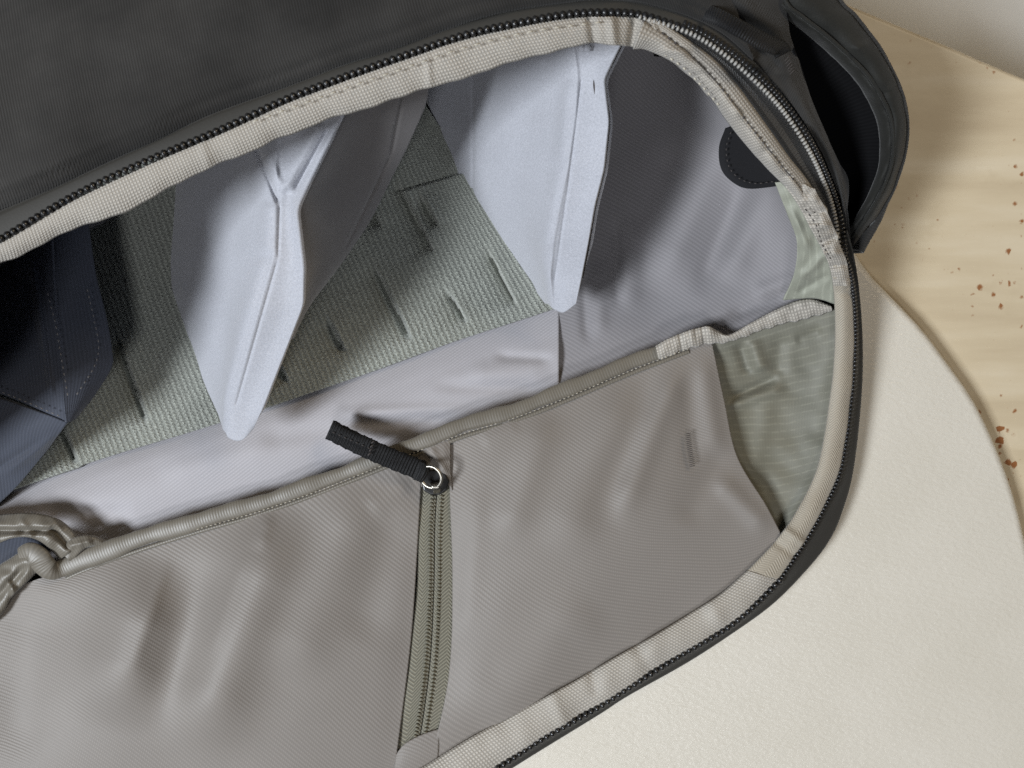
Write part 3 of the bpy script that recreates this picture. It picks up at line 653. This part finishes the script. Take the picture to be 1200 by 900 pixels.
# dark canvas flap between the zip and the side pocket
fz = [(x + 1, y - 1, z - 1) for x, y, z in TH[15:]]
fm = [(772, -35, 250), (835, -8, 240), (880, 22, 224), (905, 55, 210), (930, 95, 192), (950, 130, 172), (968, 170, 150), (982, 205, 128), (990, 240, 105), (993, 280, 80)]
fe = [(790, -90, 240), (860, -60, 232), (915, -20, 214), (926, 40, 200), (940, 80, 182), (952, 118, 162), (970, 160, 136), (984, 190, 112), (995, 214, 92), (991, 262, 70)]
sheet('side_flap', loft([fz, fm, fe], 220, 50), M_canvas, bag, folds([(840, -20, 930, 50, 10, 9), (830, 8, 905, 62, 8, -8), (900, 60, 940, 62, 6, -6), (915, 70, 955, 150, 9, 5), (880, 40, 920, 90, 6, -5)], 2.5, 45, 61), 3)
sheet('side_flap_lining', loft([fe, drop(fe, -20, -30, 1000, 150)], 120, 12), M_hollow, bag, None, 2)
# the webbing loop
def rib_loop(path, hw, name, th=4):
    c = curve(path, 90); T = np.gradient(c[:, :2], axis=0); T /= np.linalg.norm(T, axis=1)[:, None]; N = np.stack([-T[:, 1], T[:, 0]], -1)
    g = np.zeros((9, 90, 3))
    for j, q in enumerate(np.linspace(-1, 1, 9)):
        g[j, :, :2] = c[:, :2] + N * q * hw; g[j, :, 2] = c[:, 2] - 3 * q * q
    return sheet(name, g, M_blackweb, bag, None, th)
rib_loop([(824, 14, 244), (842, 20, 262), (862, 31, 268), (882, 42, 262), (900, 51, 250), (914, 57, 236), (918, 64, 222)], 10.5, 'webbing_loop')


stitches('flap_bar_tack', [(922, 68, 214), (928, 84, 205)], 2.2, 9, 0.9, M_dthread, bag, 0.8, tilt=1.45)

# ------------------------------------------------------------------ dividers (lifted out one by one)
def divider(name, label):
    d = bpy.data.objects.new(name, None); link(d); d.empty_display_size = 0.01
    d['label'] = label; d['category'] = 'divider'; d['group'] = 'padded dividers inside the bag'
    return d
def cgrid(cols, nu, nv):
    """cols: columns running top to bottom, left to right across"""
    out = []
    for c in cols:
        c = np.asarray(c, float); t = np.linspace(0, len(c) - 1, nv)
        p = np.stack([np.interp(t, np.arange(len(c)), c[:, k]) for k in range(3)], -1)
        q = np.pad(p, ((4, 4), (0, 0)), mode='reflect', reflect_type='odd')
        out.append(sum(q[i:i + nv] for i in range(9)) / 9)
    a = np.stack(out)
    return np.transpose(cr(a.reshape(len(out), -1), np.linspace(0, len(out) - 1, nu)).reshape(nu, nv, 3), (1, 0, 2))
d1 = divider('bag_divider', 'pale blue padded divider with a Y-shaped crease, beside the black pull tab')
L = [(208, 110, -24), (204, 175, -24), (200, 235, -24), (195, 305, -24), (197, 335, -24), (222, 405, -22), (243, 458, -10), (256, 486, 12)]
A = [(240, 105, 40), (236, 172, 40), (230, 238, 36), (226, 305, 28), (226, 350, 22), (240, 412, 12), (252, 462, 12), (258, 493, 20)]
B = [(280, 100, 110), (276, 168, 108), (270, 240, 100), (266, 300, 92), (264, 360, 76), (261, 420, 54), (259, 466, 38), (260, 499, 30)]
C = [(316, 96, 168), (308, 163, 164), (304, 238, 157), (301, 298, 147), (286, 360, 127), (273, 420, 94), (263, 468, 60), (261, 503, 38)]
R_ = [(334, 95, 186), (322, 163, 181), (320, 238, 176), (318, 298, 165), (301, 362, 143), (285, 422, 106), (271, 472, 68), (264, 507, 44)]
Cr = [(346, 92, 188), (331, 163, 182), (328, 240, 176), (326, 300, 166), (309, 363, 144), (292, 424, 106), (277, 475, 68), (269, 514, 46)]
Hm = [(380, 88, 190), (362, 160, 184), (337, 242, 176), (341, 302, 165), (333, 363, 143), (311, 424, 106), (291, 480, 68), (283, 516, 50)]
R = [(425, 82, 200), (390, 155, 194), (346, 244, 184), (355, 312, 170), (355, 358, 150), (329, 424, 112), (306, 482, 76), (297, 503, 56)]
f1 = folds([(314, 235, 311, 300, 8, 3.5, 0.15), (309, 298, 262, 465, 8, 3, 0.1), (328, 238, 326, 305, 1.8, -1.5, 0.1), (326, 303, 276, 478, 1.8, -1.5, 0.05), (298, 168, 327, 240, 3.0, -7, 0.1), (306, 160, 334, 228, 4.0, 3, 0.1), (376, 140, 332, 226, 8, 7, 0.12), (386, 150, 344, 226, 3, -4, 0.1)], 0.8, 90, 71)
sheet('padded_panel', cgrid([L, A, B, C, R_, Cr, Hm, R], 170, 220), M_div, d1, f1, 5)
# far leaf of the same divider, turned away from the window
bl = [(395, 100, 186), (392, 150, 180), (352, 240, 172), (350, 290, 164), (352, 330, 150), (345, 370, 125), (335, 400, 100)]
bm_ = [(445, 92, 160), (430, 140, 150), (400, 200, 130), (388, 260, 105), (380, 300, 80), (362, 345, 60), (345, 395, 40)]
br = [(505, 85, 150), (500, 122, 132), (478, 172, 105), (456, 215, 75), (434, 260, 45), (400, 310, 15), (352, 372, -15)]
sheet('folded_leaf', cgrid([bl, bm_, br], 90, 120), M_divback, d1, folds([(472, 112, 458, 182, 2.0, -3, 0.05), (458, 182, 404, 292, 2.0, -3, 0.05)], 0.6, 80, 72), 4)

d2 = divider('bag_divider', 'tall pale divider with shade coloured into its split edge, standing between ribbed panel and side lining')
a0 = [(492, 40, -24), (496, 100, -24), (510, 160, -24), (533, 200, -24), (556, 238, -24), (590, 290, -24), (622, 333, -22), (638, 355, -6)]
a1 = [(553, 35, 30), (555, 95, 28), (555, 150, 22), (558, 196, 12), (572, 238, 2), (600, 288, -6), (627, 330, -6), (640, 356, 4)]
a2 = [(600, 30, 104), (604, 90, 100), (604, 145, 92), (602, 192, 74), (606, 234, 54), (618, 284, 32), (633, 327, 18), (641, 356, 12)]
a3 = [(648, 30, 166), (657, 88, 160), (654, 142, 148), (647, 191, 130), (639, 233, 106), (634, 282, 76), (638, 323, 46), (643, 357, 22)]
a4 = [(666, 28, 184), (674, 86, 178), (672, 140, 166), (664, 190, 148), (655, 234, 124), (647, 281, 92), (644, 322, 60), (647, 361, 30)]
a5 = [(674, 28, 185), (682, 86, 179), (680, 140, 168), (672, 190, 150), (663, 234, 126), (654, 281, 94), (650, 322, 58), (652, 364, 32)]
a6 = [(702, 28, 190), (696, 86, 184), (697, 141, 172), (690, 193, 154), (679, 237, 128), (670, 282, 98), (664, 324, 64), (661, 366, 38)]
a7 = [(736, 34, 198), (706, 94, 190), (713, 142, 178), (707, 198, 160), (696, 242, 134), (689, 285, 102), (681, 326, 70), (675, 356, 48)]
f2 = folds([(666, 90, 656, 195, 8, 3.5, 0.15), (656, 190, 640, 300, 8, 3, 0.15), (682, 90, 664, 234, 1.8, -1.5, 0.05), (664, 230, 650, 330, 1.8, -1.5, 0.05), (600, 40, 640, 78, 5, 3, 0.2), (554, 60, 554, 250, 1.6, -2.5, 0.05), (620, 100, 600, 260, 16, -3)], 0.8, 90, 81)
sheet('padded_panel', cgrid([a0, a1, a2, a3, a4, a5, a6, a7], 170, 220), M_div, d2, f2, 4)
e1 = [(x - 20, y, z - 12) for x, y, z in a7[:-1]]; e2 = [(x + (5.5 if i < 6 else 1 - 3 * (i - 6)), y + 1, z - 9) for i, (x, y, z) in enumerate(a7[:-1])]
sheet('backing_layer', cgrid([e1, e2], 10, 160), M_div, d2, None, 4)
e0 = [(x - 30, y, z - 60) for x, y, z in a7[:-1]]
sheet('split_gap_shade', cgrid([[(x - 12, y, z - 8) for x, y, z in a7[:-1]], [(x + 2.6, y, z - 6) for x, y, z in a7[:-1]]], 6, 160), M_dthread, d2, None, 2)  # dark strip stands in for the shade between the two layers
blobs('snap_stud', [(682, 56, 190), (688, 56, 190)], 6, (4.5, 4.5, 2.5), M_div, d2)

d3 = divider('bag_divider', 'charcoal divider, colour darkened for shade, with dashed stitching, nearest the dark end of the bag')
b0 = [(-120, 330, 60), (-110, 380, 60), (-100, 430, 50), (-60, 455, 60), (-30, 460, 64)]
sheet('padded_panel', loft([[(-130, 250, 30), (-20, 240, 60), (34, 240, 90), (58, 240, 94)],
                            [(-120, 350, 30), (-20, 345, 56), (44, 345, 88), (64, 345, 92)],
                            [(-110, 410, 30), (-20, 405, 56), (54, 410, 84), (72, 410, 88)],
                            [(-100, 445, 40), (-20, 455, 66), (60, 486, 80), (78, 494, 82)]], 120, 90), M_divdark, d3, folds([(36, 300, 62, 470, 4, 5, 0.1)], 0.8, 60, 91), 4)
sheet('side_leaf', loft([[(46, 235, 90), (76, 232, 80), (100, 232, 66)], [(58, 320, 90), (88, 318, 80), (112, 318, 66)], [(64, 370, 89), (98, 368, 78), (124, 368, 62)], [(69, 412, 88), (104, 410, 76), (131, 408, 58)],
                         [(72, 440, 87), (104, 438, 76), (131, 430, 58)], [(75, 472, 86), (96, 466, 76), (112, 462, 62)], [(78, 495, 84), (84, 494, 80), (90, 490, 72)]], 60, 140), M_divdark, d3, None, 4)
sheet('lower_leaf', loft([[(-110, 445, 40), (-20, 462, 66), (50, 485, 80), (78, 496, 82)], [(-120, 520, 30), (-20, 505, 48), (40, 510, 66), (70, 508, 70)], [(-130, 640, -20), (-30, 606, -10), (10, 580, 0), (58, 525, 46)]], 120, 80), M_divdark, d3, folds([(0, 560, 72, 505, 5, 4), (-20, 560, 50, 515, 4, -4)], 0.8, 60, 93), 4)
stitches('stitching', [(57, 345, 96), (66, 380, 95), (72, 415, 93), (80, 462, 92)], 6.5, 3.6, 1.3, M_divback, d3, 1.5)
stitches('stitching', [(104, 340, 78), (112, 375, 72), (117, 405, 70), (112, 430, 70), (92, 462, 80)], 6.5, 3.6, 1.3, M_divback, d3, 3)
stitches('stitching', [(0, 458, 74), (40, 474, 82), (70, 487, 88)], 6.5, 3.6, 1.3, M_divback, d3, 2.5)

sheet('fold_shade_sheet', loft([[(-60, 620, 4), (20, 625, 6), (60, 640, 2)], [(-60, 690, 4), (10, 675, 6), (50, 665, 2)]], 20, 10), M_divdark, bag, None, 1)  # dark sheet added for the shade in the gap behind the tape

sheet('crumpled_tape', band([(-60, 612, 14), (-10, 604, 20), (36, 601, 22), (66, 607, 20), (84, 620, 16), (98, 636, 8)], [(-60, 654, 14), (-10, 640, 24), (14, 631, 28), (34, 630, 28), (52, 638, 24), (70, 656, 14)], 200, 26, 7, 0.6), M_pipe, bag,
      folds([(-30, 622, 72, 622, 3.5, -9, 0.2), (58, 616, 84, 644, 4, -7, 0.2), (20, 604, 40, 632, 5, 3), (-20, 610, 0, 640, 5, 3)], 2.0, 30, 12), 3)
sheet('crumpled_tape', band([(72, 648, 16), (80, 634, 20), (96, 627, 20), (112, 628, 16), (126, 634, 8)], [(84, 660, 14), (92, 650, 18), (102, 642, 18), (114, 640, 14), (126, 642, 8)], 80, 12, 4, 0.6), M_pipe, bag, folds([(78, 640, 110, 634, 3, 3)], 0.8, 20, 4), 3)
sheet('crumpled_tape', band([(-40, 700, 10), (-8, 668, 16), (12, 654, 20), (30, 644, 22), (44, 646, 20)], [(-40, 760, 10), (0, 722, 14), (14, 700, 16), (30, 684, 18), (46, 668, 18)], 120, 20, 7, 0.6), M_pipe, bag,
      folds([(-20, 716, 34, 660, 4, -7, 0.2), (8, 680, 20, 700, 4, 4)], 1.6, 26, 14), 3)
